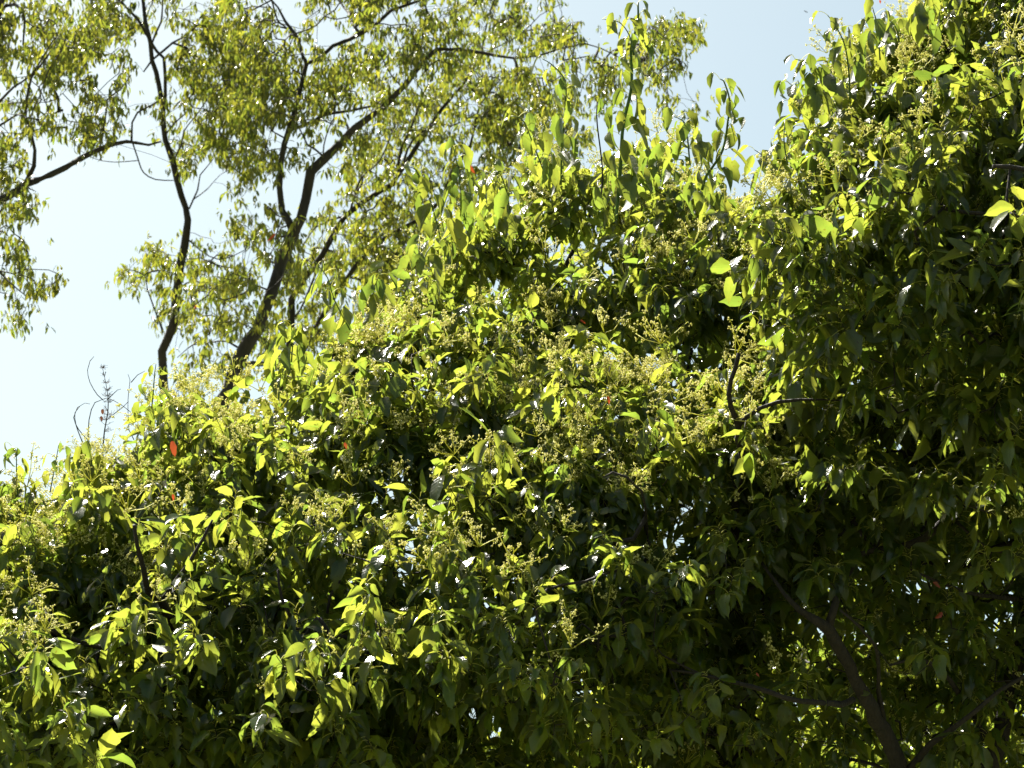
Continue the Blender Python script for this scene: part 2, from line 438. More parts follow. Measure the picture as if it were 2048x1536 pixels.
# ------------------------------------------------------------------ far trees, each limb with its own path
# traced limb: list of (px, py, half width in photo pixels)
FAR = {
 'L': dict(d=24.0, base=(-260, 3300), limbs=[
    [(-260, 3300, 30), (-230, 2000, 26), (-180, 1200, 22), (-120, 650, 18), (-50, 450, 13), (0, 402, 10), (28, 385, 9), (51, 369, 8.5), (99, 352, 7.5), (130, 335, 7), (178, 309, 6.5), (219, 290, 5.5), (253, 282, 4.5), (270, 285, 4), (297, 290, 3.2), (322, 283, 2.5)],
    [(51, 369, 7), (62, 345, 5.5), (68, 332, 5), (70, 300, 4), (63, 270, 3.5), (51, 236, 3.2), (56, 181, 3), (63, 154, 2.6), (85, 126, 2.2), (120, 79, 2)],
    [(-120, 650, 12), (-90, 300, 10), (-30, 100, 8), (10, -20, 6), (60, -150, 5), (100, -260, 3)],
    [(263, 282, 3), (264, 245, 2.4), (275, 225, 2.2), (318, 202, 1.6)],
    [(265, 285, 2), (277, 321, 1.8), (287, 345, 1.6), (311, 359, 1.5), (349, 361, 1.2)],
    [(277, 321, 1.2), (230, 324, 1.0), (191, 318, .9), (160, 300, .8), (130, 255, .7), (125, 220, .6)],
    [(-30, 100, 5), (10, 12, 4.5), (30, 8, 4), (44, 20, 3.5), (50, 40, 2.5), (46, 90, 2)],
    [(-60, 260, 4), (0, 202, 3.2), (27, 174, 2.8), (62, 150, 2.2), (88, 110, 1.6), (110, 75, 1.2)],
    [(-60, 290, 4), (0, 251, 3), (34, 229, 2.2), (60, 235, 1.6), (80, 190, 1.2), (88, 165, 1)],
    [(0, 208, 2), (30, 206, 1.4), (75, 205, 1.0), (110, 200, .8), (140, 170, .7)],
    [(200, 295, 2.4), (210, 240, 2), (214, 200, 2), (240, 180, 1.6), (262, 150, 1.2)],
    [(-50, 450, 7), (-20, 520, 4), (15, 560, 2), (50, 590, 1.2), (75, 600, .8)],
    [(178, 160, 2.2), (172, 130, 2), (165, 110, 1.6)],
  ], label="yellow-green tree cut by the left edge, its thick limb arching up across the sky"),
 'A': dict(d=27.0, base=(300, 3100), limbs=[
    [(300, 3100, 22), (310, 2200, 18), (320, 1300, 13), (330, 900, 11), (328, 773, 10.5), (325, 702, 10), (345, 654, 10.5), (355, 579, 10), (362, 525, 10), (369, 490, 9.5), (376, 441, 8.5), (371, 417, 7), (355, 362, 7.5), (345, 318, 7.5), (330, 280, 6.5), (325, 219, 6), (318, 171, 5.5), (304, 120, 5.5), (301, 85, 5), (290, 44, 4.5), (287, 0, 4.2), (270, -120, 3.5), (285, -260, 2)],
    [(330, 215, 4), (331, 191, 4.5), (331, 154, 4.2), (328, 116, 3.8), (314, 103, 3.5), (299, 79, 3.5), (277, 41, 3.2), (239, 0, 2.8), (180, -70, 2.2)],
    [(287, 144, 1.5), (304, 120, 2.8), (325, 102, 3), (345, 85, 2.8), (365, 75, 2.2), (384, 60, 1.8)],
    [(301, 95, 2.2), (312, 65, 2.4), (322, 45, 2.2), (325, 10, 2), (330, -60, 1.6), (380, -170, 1)],
    [(378, 418, 2.2), (395, 380, 1.8), (400, 350, 1.4), (425, 320, 1)],
    [(385, 400, 1.5), (415, 378, 1.2), (440, 350, .8), (480, 330, .7)],
    [(350, 316, 2.2), (362, 290, 2), (368, 262, 1.6), (400, 220, 1.2), (440, 160, 1)],
    [(330, 270, 2), (350, 245, 1.8), (385, 215, 1.4), (430, 230, 1), (470, 270, .8)],
    [(325, 660, 3), (310, 620, 2), (295, 580, 1.4), (290, 550, 1)],
    [(355, 580, 2.4), (390, 560, 2), (430, 590, 1.6), (470, 620, 1)],
    [(375, 478, 2), (400, 500, 1.6), (440, 520, 1.4), (490, 500, 1)],
  ], label="slender tree with one thin leaning trunk against open sky"),
 'B': dict(d=25.0, base=(260, 3200), limbs=[
    [(200, 3200, 30), (250, 2200, 26), (330, 1300, 22), (420, 900, 19), (478, 722, 17), (513, 657, 15), (547, 575, 14), (561, 525, 13.5), (581, 478, 15), (601, 437, 12), (612, 396, 11.5), (621, 345, 12), (646, 318, 11), (683, 284, 9), (705, 262, 8.5), (734, 239, 8), (768, 212, 7), (813, 167, 6.5), (843, 126, 6), (874, 99, 5.5), (919, 99, 5), (966, 106, 4), (1028, 116, 3), (1075, 112, 2.2), (1125, 96, 2), (1170, 87, 1.6), (1230, 110, 1.2), (1290, 150, .8)],
    [(588, 465, 10), (575, 440, 8), (564, 420, 7.5), (560, 376, 7), (562, 330, 6.5), (567, 290, 6.5), (581, 253, 7), (591, 219, 6), (600, 180, 5.5), (607, 150, 5), (614, 126, 6), (636, 120, 5), (666, 92, 4.8), (700, 79, 5), (720, 68, 5.5), (751, 51, 4.5), (782, 20, 4), (813, 10, 3.5), (843, 0, 3), (870, -40, 2)],
    [(614, 128, 4.5), (605, 113, 4), (598, 82, 4), (590, 68, 4.5), (570, 42, 3), (556, 15, 2.5), (543, 0, 2), (530, -60, 1.5)],
    [(583, 70, 2.6), (605, 63, 2.2), (632, 51, 2), (650, 32, 1.8), (670, 20, 1.5), (700, -30, 1)],
    [(582, 258, 5), (605, 252, 4.5), (632, 239, 4.5), (650, 228, 4), (666, 226, 3.5), (700, 222, 3), (744, 212, 2.6), (770, 210, 2)],
    [(720, 68, 4), (703, 45, 3.6), (697, 25, 3.2), (680, 2, 2.5), (670, -60, 2)],
    [(646, 312, 2.6), (630, 298, 2.2), (615, 290, 2.2), (604, 268, 1.8), (600, 258, 1.4)],
    [(646, 316, 2), (648, 290, 1.6), (656, 260, 1.4), (668, 235, 1)],
    [(567, 275, 2), (545, 262, 1.4), (530, 245, 1.2), (500, 230, 1)],
    [(478, 732, 7), (505, 727, 7), (540, 729, 6), (560, 732, 5)],
    [(535, 580, 2.4), (510, 570, 2), (490, 585, 1.8), (450, 600, 1.5), (415, 590, 1.2), (390, 610, .8)],
    [(581, 68, 2), (570, 80, 1.8), (553, 78, 1.5), (546, 60, 1.2), (545, 20, 1)],
    [(700, 264, 3), (690, 240, 2), (670, 200, 1.4)],
    [(485, 700, 3), (455, 683, 2), (415, 685, 1.6), (385, 690, 1.2), (355, 715, 1)],
  ], label="forked dark-trunked tree whose long limb leans up to the right"),
 'C': dict(d=28.0, base=(420, 3050), limbs=[
    [(430, 3050, 26), (470, 2000, 22), (520, 1100, 16), (560, 800, 12), (578, 690, 9), (585, 600, 8), (610, 555, 7.5), (645, 510, 7), (690, 432, 6.5), (745, 392, 6), (785, 368, 6), (812, 325, 5.5), (850, 268, 5), (885, 215, 4), (925, 170, 3.4), (960, 110, 2.4), (975, 40, 1.8), (1010, -60, 1.2)],
    [(790, 365, 4), (805, 290, 3.6), (820, 262, 3), (835, 220, 2.4), (850, 180, 1.8), (885, 122, 1.5)],
    [(800, 340, 3), (826, 280, 2.6), (875, 245, 2.4), (902, 252, 2), (920, 245, 1.6)],
    [(560, 800, 7), (640, 640, 6), (740, 500, 5), (850, 430, 5), (890, 385, 5), (905, 340, 4), (940, 290, 3), (960, 210, 2), (1000, 160, 1.5)],
    [(560, 850, 8), (760, 760, 7), (905, 640, 5.5), (908, 590, 5), (912, 540, 4.5), (905, 490, 4), (925, 420, 3), (1000, 350, 2), (1060, 290, 1.4)],
    [(835, 190, 2.5), (800, 170, 2), (770, 130, 1.6), (760, 80, 1.2)],
    [(690, 432, 3), (660, 440, 2), (630, 455, 1.6), (600, 500, 1.2)],
    [(645, 510, 3), (600, 620, 2.4), (560, 660, 2)],
    [(700, 426, 3), (720, 360, 2.4), (760, 320, 1.8), (790, 250, 1.4)],
    [(960, 110, 1.6), (1040, 70, 1.3), (1080, 30, 1), (1130, 5, .8)],
  ], label="dense yellow-green tree with many crossing limbs behind the forked trunk"),
}
# foliage density of the far trees, 50 photo pixels per cell, first column x=0, first row y=0
DEN = [
 "4488633575235585453641110100",
 "4699843 3897444346568886324654 1".replace(" ", ""),
 "3588823799867567889985246664",
 "1256434899988788999984345410",
 "2347516899988578999987522131",
 "6524425699735557898887551000",
 "5300001487722577967765300000",
 "7200000135101365633664000000",
 "3000000011033477744540000000",
 "4100000344576788886500000000",
 "4100005677778888766000000000",
 "3400037667875787877000000000",
 "4200016766676677000000000000",
 "1000002655565000000000000000",
 "0000000543440000000000000000",
 "0000000200000000000000000000"]
DEN = [r[:28].ljust(28, '0') for r in DEN]
DEN = np.array([[int(c) for c in r] for r in DEN], float)

def far_trees():
    nodes, own = [], []
    sk = {}
    for key, t in FAR.items():
        d = t['d']; wpp = d / FPX; s = Skel(); base = P(*t['limbs'][0][0][:2], d)
        base = base.reshape(3); first = t['limbs'][0][0]
        # the lowest point of the trunk stands on the ground
        x0, y0 = first[0], first[1]
        py = 768 + FPX * math.tan(rad(PITCH) + math.atan2(CAMZ, d / math.cos(rad(PITCH))))
        lab = t['label']
        gx = P(x0, py, d).reshape(3); gx[2] = 0
        e = thing("tree", lab, "tree", gx, "yellow-green trees against the sky")
        t['e'] = e; t['acc'] = []
        for li, lb in enumerate(t['limbs']):
            px = np.array([q[0] for q in lb], float); py = np.array([q[1] for q in lb], float); hw = np.array([q[2] for q in lb], float)
            dd = d + (0 if li == 0 else 1) * np.linspace(0, rng.uniform(-1.2, 1.2), len(lb)) + np.where(np.arange(len(lb)) > 0, rng.normal(size=len(lb)) * 0.05, 0)
            pts = P(px, py, dd)
            if li == 0:
                pts[0] = gx + np.array((0, 0, -0.1))
            pts, rr = smooth_path(pts, hw * wpp * 0.87, 0.12)
            pts[1:-1] += rng.normal(size=(len(pts) - 2, 3)) * np.minimum(rr[1:-1, None] * 0.12, 0.008)
            a = Acc(); tube(a, pts, rr, 10 if rr.max() > 0.02 else 6, 0, 0.05)
            o = a.build("trunk" if li == 0 else "branch", [M_BARKF], e)
            s.add_path(pts, rr)
        s.par[:] = np.where(s.par < 0, -1, s.par)
        s.par = np.arange(len(s.p)) * 0 - 1
        vis = s.p[:, 2] > 4.0
        sk[key] = s
    # targets from the density map
    keys = list(FAR); xs, ys, ww = [], [], []
    for j in range(-5, DEN.shape[0]):
        for i in range(-5, DEN.shape[1]):
            dv = DEN[max(j, 0), max(i, 0)]
            if j < 0: dv = max(dv * 0.8, 3 if i < 22 else 0) * (1 + j * 0.12)
            if i < 0: dv = max(dv, 2) * (1 + i * .12) if j < 13 else 0
            if i > 24 and j < 0: dv = 0
            for _ in range(rng.poisson((dv / 9) ** 1.5 * 6.6)):
                k = rng.integers(3, 9); cx = i * 50 + rng.uniform(0, 50); cy = j * 50 + rng.uniform(-12, 38)
                xs.append(cx + rng.normal(size=k) * 12); ys.append(cy + rng.normal(size=k) * 11)
    xs = np.concatenate(xs); ys = np.concatenate(ys)
    dmin = np.full(len(xs), 1e9); best = np.full(len(xs), 1e9); who = np.zeros(len(xs), int)
    for ki, key in enumerate(keys):
        lim = []
        for lb in FAR[key]['limbs']:
            q = np.array(lb)[:, :2]; q = q[q[:, 1] < 800]
            for a, b in zip(q[:-1], q[1:]):
                for tt in np.linspace(0, 1, 4): lim.append(a * (1 - tt) + b * tt)
        lim = np.array(lim)
        dm0 = np.min((xs[:, None] - lim[None, :, 0]) ** 2 + (ys[:, None] - lim[None, :, 1]) ** 2, 1) ** .5; dm = dm0 + rng.normal(size=len(xs)) * 12; dmin = np.minimum(dmin, dm0)
        u = dm < best; best[u] = dm[u]; who[u] = ki
    for ki, key in enumerate(keys):
        t = FAR[key]; e = t['e']; s = sk[key]; m = (who == ki) & ((dmin > 16) | (rng.random(len(xs)) < 0.3))
        d = t['d'] + 0.35 + rng.normal(size=m.sum()) * 0.75
        T = P(xs[m], ys[m], d)
        # clump the sprays a little
        s.grow(T, step=0.25, wob=0.05, lift=-0.06, rtip=0.0022, maxr=0.018)
        a = Acc(); s.mesh_twigs(a, 4); o = a.build("twigs", [M_BARKF], e); o["kind"] = "stuff"
        a = Acc()
        A = norm(rng.normal(size=T.shape) * np.array((1, 1, .5)) + np.array((0, 0, 0.25)))
        sprays(a, T, A, 9, np.ones(len(T)) * 1.0, T_FAR, 0.065, 0.12, 0.02, 1.25, pr=0.0012, spread=0.10, petioles=False)
        A2 = norm(rng.normal(size=T.shape)); T2 = T + rng.normal(size=T.shape) * 0.09
        sprays(a, T2, A2, 5, np.ones(len(T)) * 0.9, T_FAR, 0.06, 0.11, 0.018, 1.3, spread=0.09, petioles=False)
        a.build("crown", [M_FAR], e)
        print(key, len(T), "sprays")
    reds = [('B', 550, 465), ('A', 394, 605), ('C', 938, 330)]
    for key, x, y in reds:
        a = Acc(); p = P([x], [y], [FAR[key]['d'] - 1.3])
        put_leaves(a, p, norm(np.array([[rng.normal() * .4, 0, -1.0]])), norm(np.array([[rng.normal() * .3, -1.0, rng.normal() * .1]])), np.array([0.10]), T_FAR)
        a.build("red_leaf", [M_RED], FAR[key]['e'])
far_trees()

# ------------------------------------------------------------------ the two near trees
# crown outlines in photo pixels (they go on beyond the frame), surface distance and thickness
POLY_C = [(-420, 1080), (-200, 1000), (0, 985), (110, 975), (170, 915), (240, 885), (290, 810), (350, 785), (430, 790), (500, 770), (560, 740), (615, 700), (670, 665), (760, 625), (820, 575), (855, 510), (900, 450), (930, 410), (1000, 390), (1050, 330), (1120, 300), (1190, 320), (1240, 280), (1300, 275), (1350, 290), (1390, 370), (1440, 400), (1500, 390), (1580, 420), (1640, 600), (1660, 900), (1620, 1200), (1560, 1500), (1500, 1900), (1000, 2050), (400, 2020), (-200, 1850), (-430, 1500)]
POLY_R = [(1500, 390), (1545, 330), (1580, 280), (1590, 190), (1630, 150), (1665, 95), (1720, 70), (1800, 45), (1860, 0), (1880, -80), (2000, -220), (2300, -330), (2600, -200), (2750, 300), (2760, 1000), (2650, 1600), (2300, 1900), (1800, 1950), (1350, 1850), (1180, 1600), (1200, 1350), (1290, 1180), (1420, 1060), (1560, 950), (1600, 800), (1530, 680), (1490, 520)]
GX = [-400, 0, 400, 800, 1200, 1400, 1600, 2048, 2700]
GY = [-300, 0, 250, 450, 600, 750, 900, 1050, 1200, 1350, 1600, 2000]
DC = [ # front distance of the central tree
 [13.6] * 9,
 [13.6] * 9,
 [13.4] * 9,
 [13.1, 13.1, 13.1, 13.1, 12.9, 12.5, 12.4, 13.1, 13.1],
 [12.8, 12.8, 12.8, 12.7, 12.5, 12.2, 12.2, 12.7, 12.7],
 [12.4, 12.4, 12.4, 12.1, 11.9, 11.7, 11.8, 12.4, 12.4],
 [12.0, 12.0, 11.8, 11.6, 11.2, 10.9, 11.5, 12.2, 12.2],
 [11.4, 11.4, 11.3, 11.1, 10.8, 10.5, 11.3, 12.2, 12.2],
 [10.8, 10.8, 10.7, 10.6, 10.6, 10.8, 11.6, 12.2, 12.2],
 [10.3, 10.2, 10.1, 10.3, 10.9, 11.4, 12.0, 12.3, 12.3],
 [10.7, 10.6, 10.6, 10.9, 11.5, 12.0, 12.3, 12.5, 12.5],
 [12.1, 12.1, 12.1, 12.1, 12.1, 12.4, 12.6, 12.8, 12.8]]
DR = [ # front distance of the right-hand tree
 [11.8] * 7 + [11.8, 11.8],
 [11.6] * 7 + [11.2, 11.2],
 [11.4] * 6 + [11.1, 10.5, 10.4],
 [11.0] * 6 + [10.7, 10.0, 9.9],
 [10.8] * 6 + [10.5, 10.1, 9.9],
 [10.9] * 6 + [10.7, 10.4, 10.1],
 [11.0] * 6 + [10.9, 10.7, 10.3],
 [11.0] * 5 + [10.7, 10.9, 10.9, 10.5],
 [10.7] * 5 + [10.6, 10.9, 11.1, 10.7],
 [10.8] * 5 + [10.9, 11.1, 11.2, 10.9],
 [11.2] * 6 + [11.4, 11.4, 11.2],
 [11.9] * 9]

def crown_points(poly, D, n_clump, per, maxthick, sig, seed, inset=10):
    g = np.random.default_rng(seed)
    poly = np.array(poly, float); x0, y0 = poly.min(0); x1, y1 = poly.max(0)
    X, Y = [], []
    while len(X) < n_clump:
        x = g.uniform(x0, x1, 400); y = g.uniform(y0, y1, 400)
        k = inpoly(x, y, poly) & (edist(x, y, poly) > inset)
        X += list(x[k]); Y += list(y[k])
    X = np.array(X[:n_clump]); Y = np.array(Y[:n_clump]); e = edist(X, Y, poly) / FPX * 11.5
    R = maxthick / 2; h = np.sqrt(np.maximum(0.02, 1 - (1 - np.minimum(e / 0.9, 1)) ** 2)) * R      # half thickness
    f = grid(GX, GY, D, X, Y)
    t = g.random(n_clump); layer = np.where(t < 0.5, g.random(n_clump) ** 1.5 * 0.28, g.random(n_clump))
    cd = f + (R - h) * 0.6 + layer * 2 * h + g.normal(size=n_clump) * 0.16
    cen = P(X, Y, cd)
    S = np.repeat(np.arange(n_clump), per)
    T = cen[S] + g.normal(size=(len(S), 3)) * sig * np.array((1, 1, 0.9))
    # axis: outwards from the crown surface and upwards
    out = np.where(layer < 0.45, -1.0, 0.5)[S]
    A = norm(np.array((0, 0, 0.9)) + out[:, None] * np.array((0, 0.75, 0)) + g.normal(size=(len(S), 3)) * 0.55)
    # keep the outline
    v = T - ORG; dz = v @ FW; px = 1024 + FPX * (v @ RT) / dz; py = 768 - FPX * (v @ UPV) / dz
    ok = inpoly(px, py, poly) & ((g.random(len(px)) > 0.38) | (py < 950) | (px + py < 2300)); front = (layer < 0.35)[S]
    rim = edist(px, py, poly) / FPX * 11.5
    return T[ok], A[ok], front[ok], rim[ok], px[ok], py[ok], dz[ok]

def near_tree(poly, D, label, gpos, limbs, lm, seed, nc, per, thick, n_rim, n_back, shoots=(), reds=(), flower_w=None):
    e = thing("tree", label, "tree", gpos, "broad-leaved trees in flower")
    s = Skel(); wpp = 11.5 / FPX
    for li, lb in enumerate(limbs):
        px, py, dd, hw = (np.array([q[i] for q in lb], float) for i in range(4))
        pts = P(px, py, dd)
        if li == 0: pts[0] = np.array(gpos) + np.array((0, 0, -0.1))
        pts, rr = smooth_path(pts, hw * wpp, 0.06)
        pts[1:-1] += rng.normal(size=(len(pts) - 2, 3)) * np.minimum(rr[1:-1, None] * 0.15, 0.004)
        a = Acc(); tube(a, pts, rr, 12 if rr.max() > 0.02 else 7, 0, 0.04)
        a.build("trunk" if li == 0 else "branch", [M_BARK], e); s.add_path(pts, rr)
    s.par = np.full(len(s.p), -1)
    T, A, front, rim, px, py, dz = crown_points(poly, D, nc, per, thick, 0.13, seed)
    # an even fringe of sprays just inside the outline
    g = np.random.default_rng(seed + 5); pl = np.array(poly, float); x0, y0 = pl.min(0); x1, y1 = pl.max(0)
    xr = g.uniform(x0, x1, 60000); yr = g.uniform(y0, y1, 60000); k = inpoly(xr, yr, pl); ed = edist(xr, yr, pl)
    k &= (ed < 110) & (yr < 1250); xr = xr[k][:n_rim]; yr = yr[k][:n_rim]
    fr = grid(GX, GY, D, xr, yr) + thick * 0.3 + g.normal(size=len(xr)) * 0.25
    T = np.vstack([T, P(xr, yr, fr)]); A = np.vstack([A, norm(np.array((0, 0, 1.0)) + g.normal(size=(len(xr), 3)) * 0.4)])
    xb = g.uniform(x0 + 100, x1 - 150, 9000); yb = g.uniform(y0, y1 - 150, 9000); kb = inpoly(xb, yb, pl); kb &= (edist(xb, yb, pl) > 150) & (g.random(9000) < np.clip((yb - y0 - 300) / 900, 0.1, 1)); xb = xb[kb][:n_back]; yb = yb[kb][:n_back]
    if x1 > 2000:
        xb = np.append(xb, g.uniform(1560, 2150, 700)); yb = np.append(yb, g.uniform(430, 1130, 700)); kk = inpoly(xb, yb, pl) & (edist(xb, yb, pl) > 60); xb, yb = xb[kk], yb[kk]
    fb = grid(GX, GY, D, xb, yb) + thick * g.uniform(0.6, 1.5, len(xb))
    front = np.append(front, np.ones(len(xr), bool)); rim = np.append(rim, np.full(len(xr), 0.1))
    px = np.append(px, xr); py = np.append(py, yr); dz = np.append(dz, fr)
    T = np.vstack([T, P(xb, yb, fb)]); A = np.vstack([A, norm(np.array((0, 0.6, 0.7)) + g.normal(size=(len(xb), 3)) * 0.5)])
    front = np.append(front, np.zeros(len(xb), bool)); rim = np.append(rim, np.full(len(xb), 1.0))
    px = np.append(px, xb); py = np.append(py, yb); dz = np.append(dz, fb)
    print(label, len(T), "sprays")
    s.grow(T - A * 0.10, step=0.10, wob=0.06, lift=0.10, rtip=0.0019, maxr=0.013)
    a = Acc(); s.mesh_twigs(a, 5); put_stems(a, T - A * 0.10, T, np.zeros_like(T), 0.0017, 0)
    o = a.build("twigs", [M_BARK], e); o["kind"] = "stuff"
    a = Acc(); size = (0.82 + 0.30 * g.random(len(T))) * np.where((py > 1000) & (px > 1000), 0.85, 1.0)
    inframe = (px > -80) & (px < 2130) & (py > -80) & (py < 1620)
    hi = front & inframe
    sprays(a, T[hi], A[hi], 16, size[hi], T_HI, 0.062, 0.160, 0.05, 0.8, pr=0.0014)
    lo = ~hi
    sprays(a, T[lo], A[lo], 13, size[lo], T_LO, 0.07, 0.155, 0.045, 0.6)
    a.build("crown", [lm, M_PET], e)
    # flower clusters at the sunny tips
    fw = flower_w(px, py) * np.where(front, 1.0, 0.2) * inframe
    fw = fw + np.where((rim < 0.32) & inframe & (py < 1200), 0.08, 0)
    sel = g.random(len(T)) < fw
    put_flowers(e, T[sel] + A[sel] * 0.04, norm(A[sel] + np.array((0, 0, 0.5)) + g.normal(size=(sel.sum(), 3)) * .25), g.uniform(0.8, 1.5, sel.sum()), 100, 1.0 / dz[sel])
    print("flowers", sel.sum())
    for sh in shoots:
        px_, py_, hw = (np.array([q[i] for q in sh['p']], float) for i in range(3)); dpt = sh.get('d', 11.4)
        pts = P(px_, py_, np.full(len(px_), dpt) + np.linspace(0, g.uniform(-.15, .15), len(px_)))
        pts[1:-1] += g.normal(size=(len(pts) - 2, 3)) * 0.006
        pts, rr = smooth_path(pts, hw * wpp * 0.62, 0.02)
        a = Acc(); tube(a, pts, rr, 7, 0)
        if sh.get('n', 0):
            n = int(sh['n'] * 1.6); u = np.linspace(0.12, 1.0, n) ** 0.85; idx = np.clip((u * (len(pts) - 1)).astype(int), 0, len(pts) - 1)
            b = pts[idx]; ph = np.arange(n) * 2.4 + g.uniform(0, 6); R = np.stack([np.cos(ph), np.sin(ph) * 0.9, np.full(n, 0.45)], 1)
            pd = norm(R + g.normal(size=(n, 3)) * .15); pln = (0.035 + 0.035 * g.random(n)) * (1.15 - 0.5 * u)
            p1 = b + pd * pln[:, None]; Dd = norm(pd * 0.35 + np.array((0, 0, -1.0)) + g.normal(size=(n, 3)) * 0.2)
            N = norm(R * np.array((1, 1, .3)) + g.normal(size=(n, 3)) * 0.35); N = norm(N - Dd * np.sum(N * Dd, -1, keepdims=True))
            L = (0.10 + 0.07 * g.random(n)) * (1.1 - 0.5 * u) * sh.get('s', 1.0) * 1.15
            put_leaves(a, p1, Dd, N, L, T_HI, 1); put_stems(a, b, p1, np.array((0, 0, 0.012)) + 0 * b, 0.0012, 2)
        a.build("shoot", [sh.get('m', M_SHOOT), lm, M_PET], e)
    for (x, y, dd, ln, ang) in reds:
        a = Acc(); put_leaves(a, P([x], [y], [dd]), np.array([[math.sin(ang), 0.0, -math.cos(ang)]]), norm(np.array([[0.2 * math.cos(ang), -1.0, 0.2 * math.sin(ang)]])), np.array([ln]), T_HI)
        a.build("red_leaf", [M_RED], e)
    return e

def fw_c(px, py):
    lit = np.clip((1330 - py) / 250, 0.12, 1) * np.where(px > 1150, np.clip((1150 - py) / 150, 0.1, 1), 1)
    return 0.40 * lit
def fw_r(px, py):
    return 0.38 * np.clip((520 + (1700 - px) * 0.5 - py) / 200, 0.10, 1)

# px, py, distance, half width (photo pixels)
LC = [
 [(760, 3700, 12.6, 30), (750, 2600, 12.6, 26), (760, 2000, 12.6, 24), (800, 1600, 12.5, 20), (860, 1300, 12.5, 16), (950, 1000, 12.6, 13), (1040, 760, 13.3, 9), (1120, 560, 13.7, 6), (1180, 430, 13.8, 4), (1210, 340, 13.7, 3)],
 [(790, 1650, 12.5, 14), (600, 1400, 12.2, 11), (430, 1200, 12.0, 8), (300, 1080, 11.9, 6), (160, 1020, 11.9, 4), (0, 1010, 12, 3), (-200, 1080, 12, 2)],
 [(860, 1300, 12.5, 9), (720, 1100, 12.3, 7), (600, 950, 12.3, 5), (480, 850, 12.4, 3.5), (380, 830, 12.5, 2)],
 [(950, 1000, 12.6, 7), (860, 850, 12.5, 5), (780, 740, 12.6, 4), (700, 680, 12.7, 2.5)],
 [(860, 1300, 12.5, 9), (1040, 1180, 12.1, 7), (1200, 1050, 11.9, 5), (1340, 920, 11.9, 4), (1400, 800, 12.0, 3)],
 [(1040, 760, 13.3, 6), (1180, 640, 13.4, 5), (1290, 560, 13.4, 4), (1400, 480, 13.5, 3), (1440, 420, 13.5, 2)],
 # bare fork standing free of the leaves
 [(1484, 905, 10.95, 6.5), (1476, 880, 10.9, 6), (1478, 862, 10.88, 5.8), (1472, 838, 10.85, 5.4), (1461, 812, 10.82, 5), (1457, 790, 10.8, 4.8), (1461, 760, 10.8, 4.4), (1470, 735, 10.8, 4.6), (1478, 706, 10.8, 4.4)],
 [(1478, 850, 10.87, 5), (1492, 834, 10.84, 4.4), (1520, 817, 10.8, 4), (1555, 804, 10.78, 3.6), (1600, 800, 10.78, 2.8), (1640, 799, 10.8, 2), (1682, 801, 10.8, 1.2)],
 [(1500, 1500, 12.0, 12), (1480, 1250, 11.8, 9), (1470, 1050, 11.3, 8), (1484, 905, 10.95, 6.5)],
 [(800, 1600, 12.5, 12), (1100, 1640, 12.2, 12), (1350, 1600, 12.0, 12), (1500, 1500, 12.0, 12)],
 [(345, 1250, 10.9, 11), (330, 1215, 10.85, 10), (322, 1200, 10.8, 8), (296, 1185, 10.7, 6), (287, 1140, 10.6, 5), (275, 1090, 10.55, 4), (268, 1050, 10.5, 3)],
 [(322, 1200, 10.8, 4), (345, 1170, 10.7, 4), (375, 1130, 10.7, 3.5), (405, 1080, 10.7, 3), (425, 1040, 10.7, 2.2)],
 [(430, 1200, 12.0, 8), (400, 1240, 11.4, 9), (345, 1250, 10.9, 11)],
 [(600, 1400, 12.2, 8), (520, 1370, 11.4, 6), (550, 1300, 10.9, 5), (575, 1250, 10.75, 5), (582, 1235, 10.7, 4), (565, 1200, 10.7, 3.2), (558, 1170, 10.7, 2.6), (556, 1140, 10.7, 2.2)],
 [(1300, 1180, 11.9, 3), (1290, 1010, 10.7, 2.6), (1275, 975, 10.55, 2.4), (1255, 955, 10.5, 2.2), (1225, 945, 10.5, 2), (1205, 955, 10.5, 1.6)],
]
